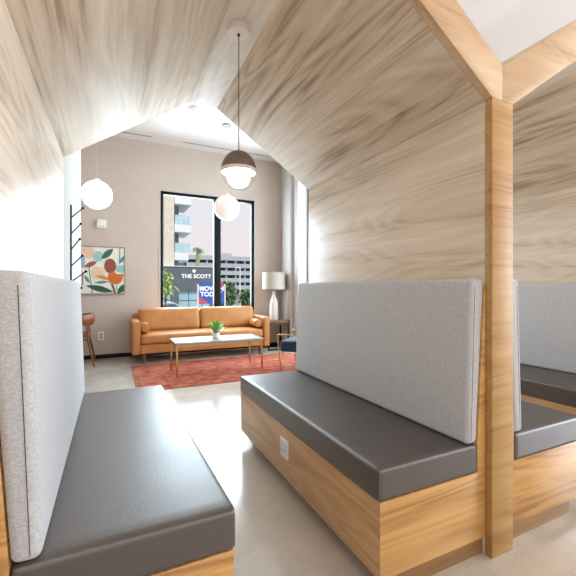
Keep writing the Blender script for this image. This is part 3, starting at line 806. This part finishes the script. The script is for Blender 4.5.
def foliage(bm, c, r, n, size, rnd):
    for _ in range(n):
        while True:
            p = Vector((rnd.uniform(-1,1), rnd.uniform(-1,1), rnd.uniform(-1,1)))
            if p.length < 1: break
        p = Vector((c[0]+p.x*r[0], c[1]+p.y*r[1], c[2]+p.z*r[2]))
        leaf_bm(bm, p, rnd.uniform(0,2*PI), rnd.uniform(-.9,.9), size*rnd.uniform(.7,1.3), size*.24, .2, .2, 3)
    return bm
def tree(name, label, loc, th, crown, n, size, mat, cat='tree', seed=1, group=None):
    rnd = random.Random(seed)
    t = thing(name, label, cat, loc, 0, group)
    top = th+crown[2]*.6
    bm = B(); add_tube(bm, [(0,0,0), (.03,0,th*.5), (0,.02,top)], [.045,.035,.012], 8)
    for k in range(6):
        z = th*.7+k*crown[2]*.18; a = k*2.4; add_tube(bm, [(0,0,z), (crown[0]*.6*math.cos(a), crown[1]*.6*math.sin(a), z+crown[2]*.4)], [.016,.006], 6)
    obj('trunk', bm, TRUNK, t)
    bm = foliage(B(), (0,0,th+crown[2]*.5), crown, n, size, rnd); obj('crown', bm, mat, t)
tree('young_tree', 'slender yellow-green young tree close outside the left pane', (1.50, 12, G), 1.95, (.26,.26,.50), 90, .20, LEAFA, seed=2)
tree('leafy_tree', 'dense green tree outside the right pane nearest the mullion', (8.6, 30, G), 1.0, (.95,.9,1.15), 620, .40, LEAFB, seed=3, group='trees outside the right pane')
tree('leafy_tree', 'grey-green tree outside the right pane nearest the window frame', (10.85, 30.5, G), .8, (.95,.9,.8), 620, .40, LEAFB, seed=4, group='trees outside the right pane')
# planted palm on the shopfront roof
t = thing('roof_palm', 'drooping green palm standing on the shopfront roof', 'palm', (8.55, 41.0, G+4.512))
bm = B(); add_tube(bm, [(0,0,.002), (.03,0,1.0), (0,0,1.95)], [.20,.24,.14], 10); obj('trunk', bm, pm('mossy_palm_trunk', (150,166,120), .9, .2, 6), t)
bm = B(); rnd = random.Random(5)
for k in range(18): leaf_bm(bm, (0,0,1.9), k*2.4, rnd.uniform(.1,.9), rnd.uniform(.75,.95), .13, .75, .3, 6)
obj('fronds', bm, pm('palm_fronds', (150,180,140), .6, .2, 5), t)
t = thing('street_lamp', 'white street lamp pole rising between the trees outside the right pane', 'street lamp', (11.46, 35, G))
bm = B(); add_tube(bm, [(0,0,0), (0,0,4.1)], .07, 10); obj('pole', bm, POLEW, t)
bm = B(); add_rbox(bm, -.5, .08, -.09, .09, 4.1, 4.2, .03, n=4); obj('lamp_head', bm, POLEW, t)

# ------------------------------------------------------------------ light
w = bpy.data.worlds.new('sky'); bpy.context.scene.world = w; w.use_nodes = True
nt = w.node_tree; bg = nt.nodes['Background']
tc = nt.nodes.new('ShaderNodeTexCoord'); sp = nt.nodes.new('ShaderNodeSeparateXYZ'); nt.links.new(tc.outputs['Generated'], sp.inputs[0])
r = nt.nodes.new('ShaderNodeValToRGB')
r.color_ramp.elements[0].position = 0; r.color_ramp.elements[0].color = (.90,.80,.82,1)
r.color_ramp.elements[1].position = .28; r.color_ramp.elements[1].color = (.82,.85,.90,1)
e = r.color_ramp.elements.new(.12); e.color = (.90,.81,.84,1)
nt.links.new(sp.outputs['Z'], r.inputs['Fac']); nt.links.new(r.outputs[0], bg.inputs['Color']); bg.inputs['Strength'].default_value = .69

def area(name, loc, rot, sx_, sy_, energy, col):
    l = bpy.data.lights.new(name, 'AREA'); l.shape = 'RECTANGLE'; l.size = sx_; l.size_y = sy_; l.energy = energy; l.color = col
    o = bpy.data.objects.new(name, l); C.objects.link(o); o.location = loc; o.rotation_euler = rot; return o
area('daylight_side_window', (XR+.75, (J0+J1)/2, 1.8), (0, math.radians(80), 0), 2.6, 2.7, 130, (.72,.87,1.0))
area('daylight_back_window', ((W0+W1)/2, YB+.6, 1.75), (math.radians(-70), 0, 0), 1.6, 2.2, 165, (.74,.88,1.0))
area('fill_hall_side', (7.5, -.85, 1.65), (0, math.radians(90), 0), 2.9, 3.4, 240, (.82,.90,1.0))  # fill light added outside the invented hall side window
area('fill_hall_windows', (.9, -5.4, 1.6), (math.radians(90), 0, 0), 6, 2.8, 20, (.92,.96,1.0))  # weak fill light added outside the unseen, invented front windows

sun = bpy.data.lights.new('hazy_sun', 'SUN'); sun.energy = 1.6; sun.angle = math.radians(12); sun.color = (1, .97, .93)
so = bpy.data.objects.new('hazy_sun', sun); C.objects.link(so); so.location = (0, -10, 30); so.rotation_euler = (math.radians(42), 0, math.radians(8))
# ------------------------------------------------------------------ camera
cam = bpy.data.cameras.new('camera'); cam.sensor_width = 36; cam.lens = 368/576*36; cam.clip_start = .02; cam.clip_end = 500
co = bpy.data.objects.new('camera', cam); C.objects.link(co); co.location = (0, 0, 1.10)
co.rotation_euler = (math.radians(90), 0, -math.atan(176/368))
cam.shift_y = .5/576
bpy.context.scene.camera = co
vs = bpy.context.scene.view_settings
vs.view_transform = 'Standard'; vs.look = 'None'; vs.gamma = 1.0; vs.exposure = 0.56; vs.use_curve_mapping = False
bpy.context.scene.cycles.max_bounces = 10
